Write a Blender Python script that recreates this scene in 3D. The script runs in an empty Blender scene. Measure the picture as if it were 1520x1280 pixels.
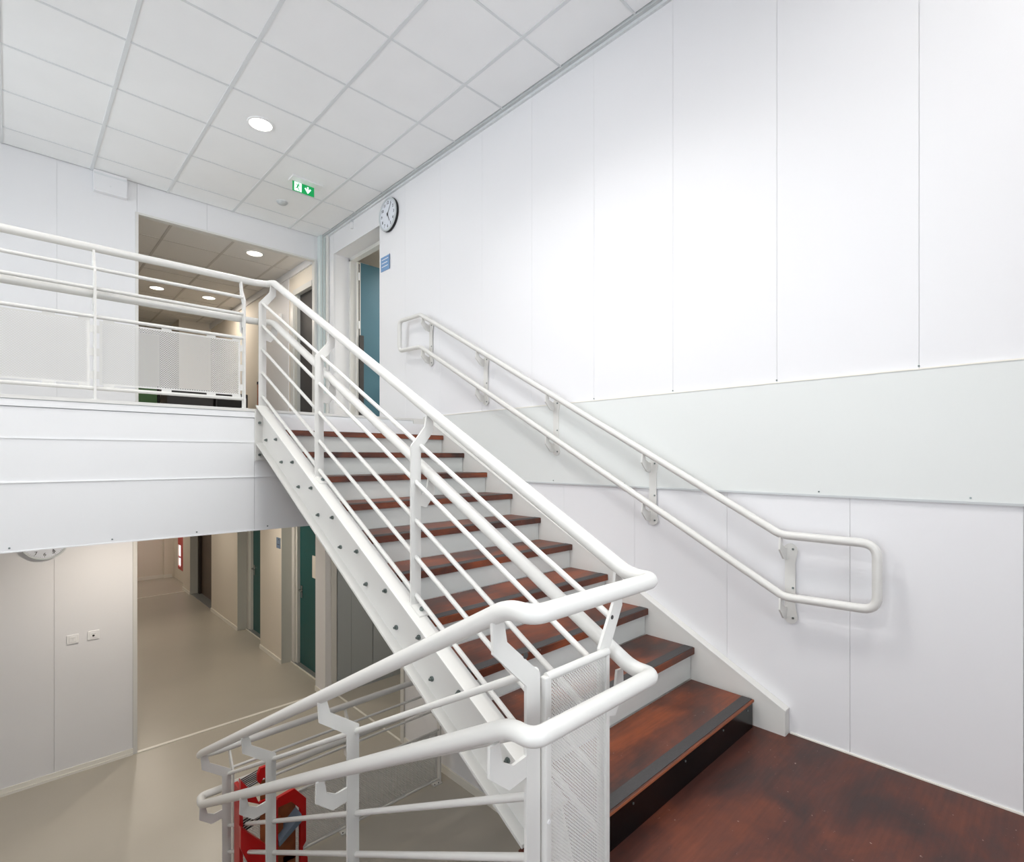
import bpy, bmesh, math, random
from mathutils import Vector, Matrix
random.seed(7)
S = bpy.context.scene
COL = S.collection
ZO = 2.895            # eye height above the lower floor; coordinates below are measured from the eye level

# ------------------------------------------------------------------ camera
cam = bpy.data.cameras.new('camera'); camo = bpy.data.objects.new('camera', cam); COL.objects.link(camo)
cam.sensor_fit = 'HORIZONTAL'; cam.sensor_width = 36.0
FPX = 779.7
cam.lens = 36.0 * FPX / 1520
cam.shift_x = (760 - 774.5) / 1520
cam.shift_y = (679.4 - 640) / 1520
cam.clip_start = 0.02
camo.location = (0, 0, ZO)
camo.rotation_euler = (math.radians(90), 0, -math.radians(44.292))
S.camera = camo

# ------------------------------------------------------------------ view, world
S.view_settings.view_transform = 'Standard'; S.view_settings.look = 'None'
S.view_settings.gamma = 1.0; S.view_settings.use_curve_mapping = False
S.view_settings.exposure = -0.06
W = bpy.data.worlds.new('sky'); S.world = W; W.use_nodes = True
bg = W.node_tree.nodes['Background']; bg.inputs[0].default_value = (0.88, 0.94, 1.0, 1); bg.inputs[1].default_value = 4.5

def area_light(name, loc, energy, size, rot=(0, 0, 0), color=(1, 1, 1), shape='DISK', sy=None, portal=False, spread=None):
    l = bpy.data.lights.new(name, 'AREA'); l.energy = energy; l.shape = shape; l.size = size; l.color = color
    if sy: l.size_y = sy
    if spread: l.spread = spread
    if portal: l.cycles.is_portal = True
    o = bpy.data.objects.new(name, l); COL.objects.link(o)
    o.location = (loc[0], loc[1], loc[2] + ZO); o.rotation_euler = rot
    return o
# daylight portals in the left wall's windows; the low near window is added fill
for (wy0, wy1, wz0, wz1) in ((3.6, 6.1, -0.3, 2.5), (-0.6, 1.0, -1.3, 1.0)):
    area_light('window_portal', (-1.72, (wy0 + wy1) / 2, (wz0 + wz1) / 2), 1, wz1 - wz0, (0, math.radians(-90), 0), shape='RECTANGLE', portal=True, sy=wy1 - wy0)

area_light('window_portal', (0.8, -1.22, 0.7), 1, 2.2, (math.radians(90), 0, math.radians(0)), shape='RECTANGLE', portal=True, sy=2.4)  # portal of the added back window

# ------------------------------------------------------------------ materials
def lin(c):
    return tuple(((v / 255) / 12.92 if v / 255 <= 0.04045 else ((v / 255 + 0.055) / 1.055) ** 2.4) for v in c) + (1,)
def mat(name, rgb, rough=0.5, metal=0.0, noise=0.0, nscale=8.0, bump=0.0, bscale=200.0, spec=0.5, emit=None, es=0.0):
    m = bpy.data.materials.new(name); m.use_nodes = True; nt = m.node_tree
    p = nt.nodes['Principled BSDF']; c = lin(rgb)
    p.inputs['Base Color'].default_value = c; p.inputs['Roughness'].default_value = rough
    p.inputs['Metallic'].default_value = metal; p.inputs['Specular IOR Level'].default_value = spec
    tc = nt.nodes.new('ShaderNodeTexCoord')
    if noise:
        n = nt.nodes.new('ShaderNodeTexNoise'); n.inputs['Scale'].default_value = nscale; n.inputs['Detail'].default_value = 5
        nt.links.new(tc.outputs['Object'], n.inputs['Vector'])
        r = nt.nodes.new('ShaderNodeValToRGB')
        r.color_ramp.elements[0].position = 0.3; r.color_ramp.elements[1].position = 0.7
        r.color_ramp.elements[0].color = tuple(v * (1 - noise) for v in c[:3]) + (1,)
        r.color_ramp.elements[1].color = tuple(min(1, v * (1 + noise)) for v in c[:3]) + (1,)
        nt.links.new(n.outputs['Fac'], r.inputs['Fac']); nt.links.new(r.outputs['Color'], p.inputs['Base Color'])
    if bump:
        n2 = nt.nodes.new('ShaderNodeTexNoise'); n2.inputs['Scale'].default_value = bscale; n2.inputs['Detail'].default_value = 3
        nt.links.new(tc.outputs['Object'], n2.inputs['Vector'])
        b = nt.nodes.new('ShaderNodeBump'); b.inputs['Strength'].default_value = bump; b.inputs['Distance'].default_value = 0.002
        nt.links.new(n2.outputs['Fac'], b.inputs['Height']); nt.links.new(b.outputs['Normal'], p.inputs['Normal'])
    if emit:
        p.inputs['Emission Color'].default_value = lin(emit); p.inputs['Emission Strength'].default_value = es
    return m

def wood(name, dark, mid, light, rough=0.33):
    """stained birch plywood: cloudy blotches, long faint grain along X, small scuffs"""
    m = bpy.data.materials.new(name); m.use_nodes = True; nt = m.node_tree; N = nt.nodes; L = nt.links
    p = N['Principled BSDF']; tc = N.new('ShaderNodeTexCoord')
    n = N.new('ShaderNodeTexNoise'); n.inputs['Scale'].default_value = 2.3; n.inputs['Detail'].default_value = 6; n.inputs['Roughness'].default_value = 0.6; n.inputs['Distortion'].default_value = 0.4
    mp0 = N.new('ShaderNodeMapping'); mp0.inputs['Scale'].default_value = (1.0, 1.7, 1.7)
    L.new(tc.outputs['Object'], mp0.inputs['Vector']); L.new(mp0.outputs['Vector'], n.inputs['Vector'])
    r = N.new('ShaderNodeValToRGB'); cr = r.color_ramp
    cr.elements[0].position = 0.36; cr.elements[0].color = lin(dark); cr.elements[1].position = 0.66; cr.elements[1].color = lin(light)
    e = cr.elements.new(0.5); e.color = lin(mid); L.new(n.outputs['Fac'], r.inputs['Fac'])
    mp = N.new('ShaderNodeMapping'); mp.inputs['Scale'].default_value = (3, 45, 45); L.new(tc.outputs['Object'], mp.inputs['Vector'])
    g = N.new('ShaderNodeTexNoise'); g.inputs['Scale'].default_value = 1.6; g.inputs['Detail'].default_value = 4; L.new(mp.outputs['Vector'], g.inputs['Vector'])
    gr = N.new('ShaderNodeMapRange'); gr.inputs['From Min'].default_value = 0.3; gr.inputs['From Max'].default_value = 0.7; gr.inputs['To Min'].default_value = 0.82; gr.inputs['To Max'].default_value = 1.12
    L.new(g.outputs['Fac'], gr.inputs['Value'])
    mx = N.new('ShaderNodeMix'); mx.data_type = 'RGBA'; mx.blend_type = 'MULTIPLY'; mx.inputs['Factor'].default_value = 1
    L.new(r.outputs['Color'], mx.inputs['A']); L.new(gr.outputs['Result'], mx.inputs['B'])
    sn = N.new('ShaderNodeTexNoise'); sn.inputs['Scale'].default_value = 60; sn.inputs['Detail'].default_value = 2; L.new(tc.outputs['Object'], sn.inputs['Vector'])
    sr = N.new('ShaderNodeMapRange'); sr.inputs['From Min'].default_value = 0.74; sr.inputs['From Max'].default_value = 0.80; L.new(sn.outputs['Fac'], sr.inputs['Value'])
    mx2 = N.new('ShaderNodeMix'); mx2.data_type = 'RGBA'; mx2.inputs['B'].default_value = lin((165, 140, 128))
    L.new(sr.outputs['Result'], mx2.inputs['Factor']); L.new(mx.outputs['Result'], mx2.inputs['A'])
    L.new(mx2.outputs['Result'], p.inputs['Base Color'])
    rr = N.new('ShaderNodeMapRange'); rr.inputs['To Min'].default_value = rough - 0.08; rr.inputs['To Max'].default_value = rough + 0.18
    L.new(n.outputs['Fac'], rr.inputs['Value']); L.new(rr.outputs['Result'], p.inputs['Roughness'])
    b = N.new('ShaderNodeBump'); b.inputs['Strength'].default_value = 0.12; b.inputs['Distance'].default_value = 0.002
    L.new(g.outputs['Fac'], b.inputs['Height']); L.new(b.outputs['Normal'], p.inputs['Normal'])
    return m

M = {}
M['paint'] = mat('white_gloss_paint', (221, 220, 216), 0.32, bump=0.05, bscale=90)
M['wall'] = mat('white_wall_panel', (234, 234, 236), 0.5, bump=0.03, bscale=60)
M['wall_core'] = mat('wall_joint', (216, 218, 219), 0.8)
M['band'] = mat('pale_grey_green_panel', (226, 229, 227), 0.45, bump=0.03, bscale=60)
M['fascia'] = mat('fascia_metal', (236, 237, 238), 0.42, bump=0.03, bscale=50)
M['column'] = mat('pale_green_grey_profile', (214, 224, 223), 0.35)
M['tile'] = mat('ceiling_tile', (245, 246, 247), 0.9, noise=0.012, nscale=3, bump=0.08, bscale=500)
M['grid'] = mat('ceiling_grid', (222, 225, 227), 0.5)
M['gap'] = mat('shadow_gap_grey', (200, 204, 205), 0.7)
M['cor_wall'] = mat('corridor_wall', (230, 222, 209), 0.6, bump=0.03)
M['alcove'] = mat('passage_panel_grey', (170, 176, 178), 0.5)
M['reveal'] = mat('door_reveal_grey', (200, 201, 195), 0.5)
M['cor_tile'] = mat('corridor_ceiling_tile', (238, 235, 231), 0.9, bump=0.08, bscale=500)
M['cor_grid'] = mat('corridor_ceiling_grid', (210, 205, 200), 0.6)
M['floor'] = mat('beige_resilient_floor', (182, 176, 164), 0.33, noise=0.035, nscale=1.3, bump=0.04, bscale=300)
M['base'] = mat('baseboard_white', (238, 235, 226), 0.4)
M['landing'] = wood('landing_plywood', (54, 31, 27), (80, 40, 30), (108, 54, 34), 0.42)
M['tread'] = wood('tread_plywood', (54, 29, 22), (96, 46, 27), (136, 68, 36), 0.34)
M['strip'] = mat('antislip_strip', (66, 64, 64), 0.7, noise=0.12, nscale=120, bump=0.3, bscale=600)
M['edge'] = mat('plywood_edge', (150, 86, 56), 0.6)
M['black'] = mat('black_riser', (5, 5, 6), 0.22, spec=0.3)
M['riser'] = mat('riser_panel', (206, 209, 206), 0.45)
M['zinc'] = mat('zinc_bolt', (128, 138, 136), 0.35, metal=0.9)
M['teal'] = mat('teal_door_laminate', (70, 112, 128), 0.38, noise=0.02, nscale=2)
M['teal_dark'] = mat('dark_teal_door_laminate', (22, 84, 84), 0.4)
M['chrome'] = mat('brushed_steel', (180, 182, 182), 0.25, metal=1)
M['dark'] = mat('dark_grey', (62, 60, 60), 0.5)
M['blackm'] = mat('matt_black', (18, 18, 20), 0.55)
M['brown_door'] = mat('brown_lift_door', (92, 78, 68), 0.42, noise=0.04, nscale=3)
M['brown_dark'] = mat('brown_lift_frame', (54, 45, 40), 0.5)
M['sill'] = mat('grey_threshold', (140, 142, 142), 0.4, metal=0.3)
M['blue'] = mat('blue_sign_plate', (112, 152, 196), 0.4)
M['bluegrey'] = mat('bluegrey_sign_plate', (110, 130, 156), 0.4)
M['green'] = mat('exit_green', (0, 150, 78), 0.4, emit=(0, 150, 78), es=0.55)
M['white_sign'] = mat('exit_white', (240, 255, 250), 0.4, emit=(235, 255, 248), es=0.75)
M['led'] = mat('led_panel', (255, 252, 246), 0.4, emit=(255, 251, 244), es=6.0)
M['led_warm'] = mat('led_panel_warm', (255, 244, 228), 0.4, emit=(255, 243, 226), es=5.0)
M['plastic'] = mat('white_plastic', (240, 240, 240), 0.35)
M['face'] = mat('clock_face', (228, 232, 240), 0.4)
M['clock_rim'] = mat('clock_rim_grey', (204, 210, 212), 0.35)
M['red'] = mat('red_plastic', (196, 14, 16), 0.35)
M['red2'] = mat('red_frame', (186, 20, 22), 0.45)
M['boards'] = mat('brown_board', (150, 84, 44), 0.6, noise=0.25, nscale=14)
M['greyblue'] = mat('greyblue_board', (112, 126, 140), 0.5)
M['green_board'] = mat('green_cabinet', (110, 160, 112), 0.6)
M['orange'] = mat('orange_brown_door', (176, 112, 82), 0.5)
M['daylight'] = mat('bright_window', (250, 250, 255), 0.4, emit=(245, 246, 255), es=1.6)
M['paper'] = mat('paper_notice', (236, 230, 220), 0.7)
M['roomwall'] = mat('room_wall', (214, 210, 202), 0.7)
def glass_mat():
    m = bpy.data.materials.new('window_glass'); m.use_nodes = True; nt = m.node_tree
    for n in list(nt.nodes):
        if n.type == 'BSDF_PRINCIPLED': nt.nodes.remove(n)
    o = nt.nodes['Material Output']; t = nt.nodes.new('ShaderNodeBsdfTransparent'); g = nt.nodes.new('ShaderNodeBsdfGlossy')
    g.inputs['Roughness'].default_value = 0.02; f = nt.nodes.new('ShaderNodeFresnel'); f.inputs['IOR'].default_value = 1.45
    x = nt.nodes.new('ShaderNodeMixShader'); nt.links.new(f.outputs[0], x.inputs[0]); nt.links.new(t.outputs[0], x.inputs[1]); nt.links.new(g.outputs[0], x.inputs[2])
    nt.links.new(x.outputs[0], o.inputs[0]); return m
M['glass'] = glass_mat()

# ------------------------------------------------------------------ mesh helpers
ORG = {}
def origin(o):
    v = Vector((0, 0, 0))
    while o is not None:
        v = v + Vector(ORG.get(o.name, (0, 0, 0))); o = o.parent
    return v
class MB:
    def __init__(s): s.bm = bmesh.new()
    def box(s, x0, x1, y0, y1, z0, z1):
        if x1 < x0: x0, x1 = x1, x0
        if y1 < y0: y0, y1 = y1, y0
        if z1 < z0: z0, z1 = z1, z0
        v = [s.bm.verts.new(p) for p in ((x0,y0,z0),(x1,y0,z0),(x1,y1,z0),(x0,y1,z0),(x0,y0,z1),(x1,y0,z1),(x1,y1,z1),(x0,y1,z1))]
        for f in ((0,3,2,1),(4,5,6,7),(0,1,5,4),(1,2,6,5),(2,3,7,6),(3,0,4,7)): s.bm.faces.new([v[i] for i in f])
        return s
    def prism(s, pts, axis, a, b):
        """polygon pts (2d) extruded from a to b; axis 'x': pts are (y,z); 'y': (x,z); 'z': (x,y)"""
        def P(p, t): return (t, p[0], p[1]) if axis == 'x' else ((p[0], t, p[1]) if axis == 'y' else (p[0], p[1], t))
        A = [s.bm.verts.new(P(p, a)) for p in pts]; B = [s.bm.verts.new(P(p, b)) for p in pts]; n = len(pts)
        s.bm.faces.new(A); s.bm.faces.new(B[::-1])
        for i in range(n): s.bm.faces.new((A[i], B[i], B[(i+1) % n], A[(i+1) % n]))
        return s
    def ribbon(s, pts, widths, axis, a, b):
        """thick polyline cut from plate"""
        P = [Vector(p) for p in pts]; L, R = [], []
        for i, p in enumerate(P):
            d0 = (P[i] - P[i-1]).normalized() if i else (P[1] - P[0]).normalized()
            d1 = (P[i+1] - P[i]).normalized() if i < len(P)-1 else d0
            t = (d0 + d1).normalized(); n = Vector((-t.y, t.x)); k = 1 / max(0.6, n.dot(Vector((-d0.y, d0.x))))
            L.append(p + n * widths[i] / 2 * k); R.append(p - n * widths[i] / 2 * k)
        def Q(p, t): return (t, p[0], p[1]) if axis == 'x' else (p[0], t, p[1])
        v = [[s.bm.verts.new(Q(p, t)) for p in side] for side in (L, R) for t in (a, b)]
        La, Lb, Ra, Rb = v
        for i in range(len(P) - 1):
            s.bm.faces.new((La[i], La[i+1], Ra[i+1], Ra[i])); s.bm.faces.new((Lb[i], Rb[i], Rb[i+1], Lb[i+1]))
            s.bm.faces.new((La[i], Lb[i], Lb[i+1], La[i+1])); s.bm.faces.new((Ra[i], Ra[i+1], Rb[i+1], Rb[i]))
        s.bm.faces.new((La[0], Ra[0], Rb[0], Lb[0])); s.bm.faces.new((La[-1], Lb[-1], Rb[-1], Ra[-1]))
        return s
    def tube(s, pts, r, n=12, closed=False, fillet=None, seg=5):
        P = [Vector(p) for p in pts]
        if fillet:
            Q = []
            for i, p in enumerate(P):
                if not closed and i in (0, len(P)-1): Q.append(p); continue
                a, b = P[i-1], P[(i+1) % len(P)]
                f = fillet[i] if isinstance(fillet, (list, tuple)) else fillet
                u, w = (a-p), (b-p); f = min(f, u.length*0.48, w.length*0.48); u.normalize(); w.normalize()
                A, B = p + u*f, p + w*f
                for k in range(seg+1):
                    t = k/seg; Q.append(A*(1-t)**2 + p*2*t*(1-t) + B*t*t)
            P = Q
        m = len(P); rings = []
        T = []
        for i in range(m):
            if closed: t = P[(i+1) % m] - P[i-1]
            else: t = P[min(i+1, m-1)] - P[max(i-1, 0)]
            T.append(t.normalized())
        ref = Vector((0, 0, 1)) if abs(T[0].z) < 0.9 else Vector((1, 0, 0))
        u = T[0].cross(ref).normalized()
        for i in range(m):
            if i: u = (u - T[i] * u.dot(T[i])).normalized()
            w = T[i].cross(u)
            rings.append([s.bm.verts.new(P[i] + (u*math.cos(2*math.pi*k/n) + w*math.sin(2*math.pi*k/n))*r) for k in range(n)])
        for i in range(m if closed else m-1):
            A, B = rings[i], rings[(i+1) % m]; off = 0
            if closed and i == m-1:
                off = min(range(n), key=lambda o: (A[0].co - B[o].co).length)
            for k in range(n): s.bm.faces.new((A[k], A[(k+1) % n], B[(k+1+off) % n], B[(k+off) % n]))
        if not closed: s.bm.faces.new(rings[0][::-1]); s.bm.faces.new(rings[-1])
        s.smooth = True
        return s
    def cyl(s, a, b, r, n=24, r2=None):
        a, b = Vector(a), Vector(b); t = (b-a).normalized(); ref = Vector((0,0,1)) if abs(t.z) < 0.9 else Vector((1,0,0))
        u = t.cross(ref).normalized(); w = t.cross(u); r2 = r if r2 is None else r2
        A = [s.bm.verts.new(a + (u*math.cos(2*math.pi*k/n)+w*math.sin(2*math.pi*k/n))*r) for k in range(n)]
        B = [s.bm.verts.new(b + (u*math.cos(2*math.pi*k/n)+w*math.sin(2*math.pi*k/n))*r2) for k in range(n)]
        for k in range(n): s.bm.faces.new((A[k], A[(k+1) % n], B[(k+1) % n], B[k]))
        s.bm.faces.new(A[::-1]); s.bm.faces.new(B); return s
    def lathe(s, prof, c, axis, n=40):
        """profile (r, h) revolved about axis through c; h runs along +axis"""
        c = Vector(c); t = Vector(axis); ref = Vector((0,0,1)) if abs(t.z) < 0.9 else Vector((1,0,0))
        u = t.cross(ref).normalized(); w = t.cross(u); rings = []
        for (r, h) in prof:
            rings.append([s.bm.verts.new(c + t*h + (u*math.cos(2*math.pi*k/n)+w*math.sin(2*math.pi*k/n))*max(r, 1e-4)) for k in range(n)])
        for A, B in zip(rings, rings[1:]):
            for k in range(n): s.bm.faces.new((A[k], A[(k+1) % n], B[(k+1) % n], B[k]))
        s.smooth = True; return s
    def build(s, name, m, parent=None, bevel=0.0, local=False, org=None):
        bmesh.ops.recalc_face_normals(s.bm, faces=s.bm.faces[:])
        if bevel:
            bmesh.ops.bevel(s.bm, geom=[e for e in s.bm.edges if e.calc_face_angle(0) > 0.5], offset=bevel, segments=2, affect='EDGES', profile=0.5)
        if local: L = Vector((0, 0, 0)); off = Vector((0, 0, 0))
        elif parent is None:
            if org is not None: L = Vector(org)
            else:
                xs = [v.co for v in s.bm.verts]
                L = Vector(((min(c.x for c in xs)+max(c.x for c in xs))/2, (min(c.y for c in xs)+max(c.y for c in xs))/2, min(c.z for c in xs)))
            off = L
        else: L = Vector((0, 0, 0)); off = origin(parent)
        for v in s.bm.verts: v.co -= off
        me = bpy.data.meshes.new(name); s.bm.to_mesh(me); s.bm.free()
        me.materials.append(m)
        if getattr(s, 'smooth', False):
            me.polygons.foreach_set('use_smooth', [True]*len(me.polygons))
            try: me.set_sharp_from_angle(angle=math.radians(40))
            except Exception: pass
        o = bpy.data.objects.new(name, me); COL.objects.link(o)
        if parent is not None: o.parent = parent
        else:
            o.location = L + Vector((0, 0, ZO)); ORG[o.name] = tuple(L)
        return o
def tag(o, label=None, cat=None, group=None, kind=None):
    if label: o['label'] = label
    if cat: o['category'] = cat
    if group: o['group'] = group
    if kind: o['kind'] = kind
    return o
def thing(name, label, cat, loc, group=None):
    o = bpy.data.objects.new(name, None); COL.objects.link(o); o.empty_display_size = 0.05
    o.location = (loc[0], loc[1], loc[2] + ZO); ORG[o.name] = tuple(loc)
    return tag(o, label, cat, group)
def struct(o, label, cat='structure'): return tag(o, label, cat, kind='structure')
def children(o): return [c for c in bpy.data.objects if c.parent == o]
def copy_tree(o, parent=None):
    c = o.copy(); COL.objects.link(c); c.parent = parent
    for ch in children(o): copy_tree(ch, c)
    return c
def text_mesh(s, size, depth=0.0008):
    cu = bpy.data.curves.new('txt', 'FONT'); cu.body = s; cu.size = size; cu.align_x = 'CENTER'; cu.align_y = 'CENTER'; cu.extrude = depth; cu.resolution_u = 3
    o = bpy.data.objects.new('txt', cu); COL.objects.link(o)
    dg = bpy.context.evaluated_depsgraph_get(); me = bpy.data.meshes.new_from_object(o.evaluated_get(dg))
    bpy.data.objects.remove(o); bpy.data.curves.remove(cu); return me

def perforated(name, m, parent, axis, pos, u0, u1, v0, v1, pitch, hole, margin=0.012, thick=0.0012, label=None):
    """sheet with real staggered round holes. axis 'y': sheet lies in XZ at y=pos"""
    bm = bmesh.new()
    def P(u, v): return (u, pos, v) if axis == 'y' else (pos, u, v)
    def quad(a, b, c, d):
        bm.faces.new([bm.verts.new(P(a, c)), bm.verts.new(P(b, c)), bm.verts.new(P(b, d)), bm.verts.new(P(a, d))])
    rh = pitch / 2
    nc = int((u1-u0-2*margin) / pitch); nr = int((v1-v0-2*margin) / rh)
    cu0 = (u0+u1)/2 - nc*pitch/2; cv0 = (v0+v1)/2 - nr*rh/2
    quad(u0, u1, v0, cv0); quad(u0, u1, cv0+nr*rh, v1); quad(u0, cu0, cv0, cv0+nr*rh); quad(cu0+nc*pitch, u1, cv0, cv0+nr*rh)
    hr = hole/2
    for r in range(nr):
        b = cv0 + r*rh; t = b + rh; mid = (b+t)/2; odd = r % 2
        cols = nc - 1 if odd else nc; s0 = cu0 + (pitch/2 if odd else 0)
        if odd: quad(cu0, cu0+pitch/2, b, t); quad(cu0+nc*pitch-pitch/2, cu0+nc*pitch, b, t)
        for c in range(cols):
            l = s0 + c*pitch; ri = l + pitch; cx = (l+ri)/2
            o = [bm.verts.new(P(*q)) for q in ((l,b),(ri,b),(ri,t),(l,t))]
            h = [bm.verts.new(P(cx + hr*math.cos(math.radians(a)), mid + hr*math.sin(math.radians(a)))) for a in (210, 270, 330, 30, 90, 150)]
            bm.faces.new((o[0], o[1], h[2], h[1], h[0])); bm.faces.new((o[1], o[2], h[3], h[2]))
            bm.faces.new((o[2], o[3], h[5], h[4], h[3])); bm.faces.new((o[3], o[0], h[0], h[5]))
    off = origin(parent)
    for v in bm.verts: v.co -= off
    me = bpy.data.meshes.new(name); bm.to_mesh(me); bm.free(); me.materials.append(m)
    o = bpy.data.objects.new(name, me); COL.objects.link(o); o.parent = parent
    md = o.modifiers.new('sheet', 'SOLIDIFY'); md.thickness = thick; md.offset = 0
    if label: o['label'] = label
    return o

# ================================================================== SETTING
CE, FL, UF, LA = 2.69, -2.895, 0.345, -1.36      # ceiling, lower floor, upper floor, landing
XL, YB, XR, YF = -1.65, -1.15, 2.76, 6.32        # left wall, back wall, right wall, far wall
# --- floor of the lower level
f = MB().box(XL, 4.3, YB, 17.0, FL-0.12, FL).build('floor', M['floor']); struct(f, 'beige resilient floor of the lower level running into the corridor', 'floor')
# --- main ceiling
c = MB().box(XL-0.1, XR+0.3, YB-0.1, YF+0.2, CE+0.012, CE+0.15).build('ceiling', M['grid']); struct(c, 'white suspended tile ceiling of the stair hall', 'ceiling')
gx = [0.549 + 0.6*i for i in range(-4, 5)]; gy = [3.0 + 0.6*j for j in range(-7, 6)]
def cuts(lst, a, b): return [a] + [v for v in lst if a+0.02 < v < b-0.02] + [b]
def tile_ceiling(parent, xs, ys, z, mt, mg, holes=()):
    for i in range(len(xs)-1):
        for j in range(len(ys)-1):
            MB().box(xs[i]+0.008, xs[i+1]-0.008, ys[j]+0.008, ys[j+1]-0.008, z, z+0.012).build('ceiling_tile', mt, parent, bevel=0.0)
    for x in xs[1:-1]: MB().box(x-0.012, x+0.012, ys[0], ys[-1], z-0.004, z+0.004).build('grid_bar', mg, parent)
    for y in ys[1:-1]: MB().box(xs[0], xs[-1], y-0.0075, y+0.0075, z-0.0035, z+0.004).build('grid_bar', mg, parent)
tile_ceiling(c, cuts(gx, XL, XR-0.045), cuts(gy, YB, YF), CE, M['tile'], M['grid'])
MB().box(XR-0.045, XR-0.02, YB, YF, CE-0.012, CE+0.01).build('edge_trim', M['gap'], c)
MB().box(XR-0.02, XR, YB, YF, CE-0.03, CE+0.01).build('edge_trim', M['grid'], c)

# --- right wall: upper panels with open joints, grey band, lower panels
w = MB()
w.box(XR+0.012, XR+0.3, YB-0.1, 4.95, FL+2.2, CE+0.1)
w.box(XR+0.012, XR+0.3, 6.03, YF+0.1, UF-0.2, CE+0.1)
w.box(XR+0.012, XR+0.3, 4.95, 6.03, 2.442, CE+0.1)
w.box(2.86+0.012, 3.06, YB-0.1, 4.68, FL, UF-0.2)
w.box(2.86+0.012, 3.06, 6.18, YF+0.1, FL, UF-0.2)
w.box(2.86+0.012, 3.06, 4.68, 6.18, -0.62, UF-0.2)
w = w.build('wall_right', M['wall_core']); struct(w, 'tall white panelled wall on the right of the stairs', 'wall')
JG = 0.0007
seams = [YB, -0.158, 0.418, 0.994, 1.571, 2.146, 2.72, 3.29, 3.87, 4.45]
ys = seams + [4.95]
for a, b in zip(ys, ys[1:]):
    MB().box(XR, XR+0.013, a+JG, b-JG, 0.355, CE).build('wall_panel', M['wall'], w)
# upper panels reach down beside the landing where the band ends
MB().box(XR, XR+0.013, 4.06, 4.95, UF-0.9, 0.354).build('wall_panel', M['wall'], w)
MB().box(XR, XR+0.013, 4.951, 6.029, 2.42, CE).build('wall_panel', M['wall'], w)
MB().box(XR, XR+0.013, 6.031, YF, UF, CE).build('wall_panel', M['wall'], w)
bandb = [YB, 4.05]
for a, b in zip(bandb, bandb[1:]):
    MB().box(XR-0.008, XR+0.013, a+0.001, b-0.001, -0.176, 0.372).build('band_panel', M['band'], w)
MB().box(XR-0.012, XR+0.0, YB, 4.05, -0.186, -0.176).build('band_trim', M['gap'], w)
MB().box(XR-0.011, XR+0.0, YB, 4.05, 0.372, 0.378).build('band_trim', M['base'], w)
low = [YB, -0.48, 0.097, 0.673, 1.25, 1.833, 2.41, 2.99, 3.56, 4.05]
for a, b in zip(low, low[1:]):
    MB().box(XR, XR+0.013, a+JG, b-JG, -1.62, -0.176).build('wall_panel', M['wall'], w)
for yy in (0.418, 0.994, 1.571, 2.146): MB().cyl((XR-0.001, yy, 0.388), (XR-0.004, yy, 0.388), 0.004, 8).build('screw', M['zinc'], w)
for yy in (0.25, 0.80, 1.35, 1.9, 2.5): MB().cyl((XR-0.008, yy, -0.162), (XR-0.011, yy, -0.162), 0.004, 8).build('screw', M['zinc'], w)
lw = [YB, 0.2, 1.0, 1.8, 2.6, 3.4, 4.05, 4.68]
for a, b in zip(lw, lw[1:]):
    MB().box(2.86, 2.873, a+JG, b-JG, FL, -0.6).build('wall_panel', M['wall'], w)
MB().box(2.843, 2.872, 4.62, 4.6795, FL, -0.6).build('corner_trim', M['paint'], w)
# --- baseboards
bb = MB().box(XR-0.008, XR, YB, 0.93, LA, LA+0.006).build('baseboard_right', M['base']); struct(bb, 'thin white bead along the landing beside the right wall', 'baseboard')
bb = MB().box(2.846, 2.86, YB, 4.619, FL, FL+0.07).build('baseboard_understair', M['base']); bb.name = 'baseboard_lower'; struct(bb, 'white baseboard on the lower floor below the stairs', 'baseboard')

# --- far wall (both storeys) with its two openings
w = MB()
w.box(XL, 0.90, YF+0.012, YF+0.2, FL, CE+0.1)
w.box(0.90, XR+0.1, YF+0.012, YF+0.05, 2.395, CE+0.1)
w.box(2.655, XR+0.1, YF+0.012, YF+0.05, UF, 2.395)
w.box(0.90, XR+0.1, YF+0.012, YF+0.2, -0.55, UF-0.01)
w = w.build('wall_far', M['wall_core']); struct(w, 'white panelled far wall with a corridor opening on each storey', 'wall')
xs = [XL, -0.9, -0.29, 0.306, 0.896]
for a, b in zip(xs, xs[1:]):
    MB().box(a+JG, b-JG, YF, YF+0.013, UF, CE).build('wall_panel', M['wall'], w)
xs = [XL, -0.9, -0.31, 0.288, 0.862]
for a, b in zip(xs, xs[1:]):
    MB().box(a+0.001, b-0.001, YF, YF+0.013, FL, -0.5).build('wall_panel', M['wall'], w)
MB().box(0.897, 1.50, YF, YF+0.013, 2.40, CE).build('header_panel', M['wall'], w)
MB().box(1.502, 2.66, YF, YF+0.013, 2.40, CE).build('header_panel', M['wall'], w)
MB().box(2.662, XR, YF, YF+0.013, UF, CE).build('wall_panel', M['wall'], w)
op = MB().box(0.882, 0.906, YF-0.012, YF+0.055, UF, 2.385).box(0.882, 2.67, YF-0.012, YF+0.055, 2.385, 2.405).box(2.645, 2.67, YF-0.012, YF+0.055, UF, 2.385)
op = op.build('trim_1', M['paint']); struct(op, 'slim white metal trim around the upper corridor opening', 'trim')
op = MB().box(0.862, 0.897, YF-0.012, YF+0.21, FL, -0.5).build('trim_2', M['paint']); struct(op, 'white metal edge trim of the lower corridor opening', 'trim')
op = MB().box(0.897, 2.72, YF-0.02, YF+0.02, FL, FL+0.008).build('trim_3', M['base']); struct(op, 'pale threshold strip across the floor of the lower corridor opening', 'trim')
b2 = MB().box(XL, 0.862, YF-0.012, YF, FL, FL+0.06).build('baseboard_far', M['base']); struct(b2, 'white stepped baseboard under the left lower wall', 'baseboard')
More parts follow.
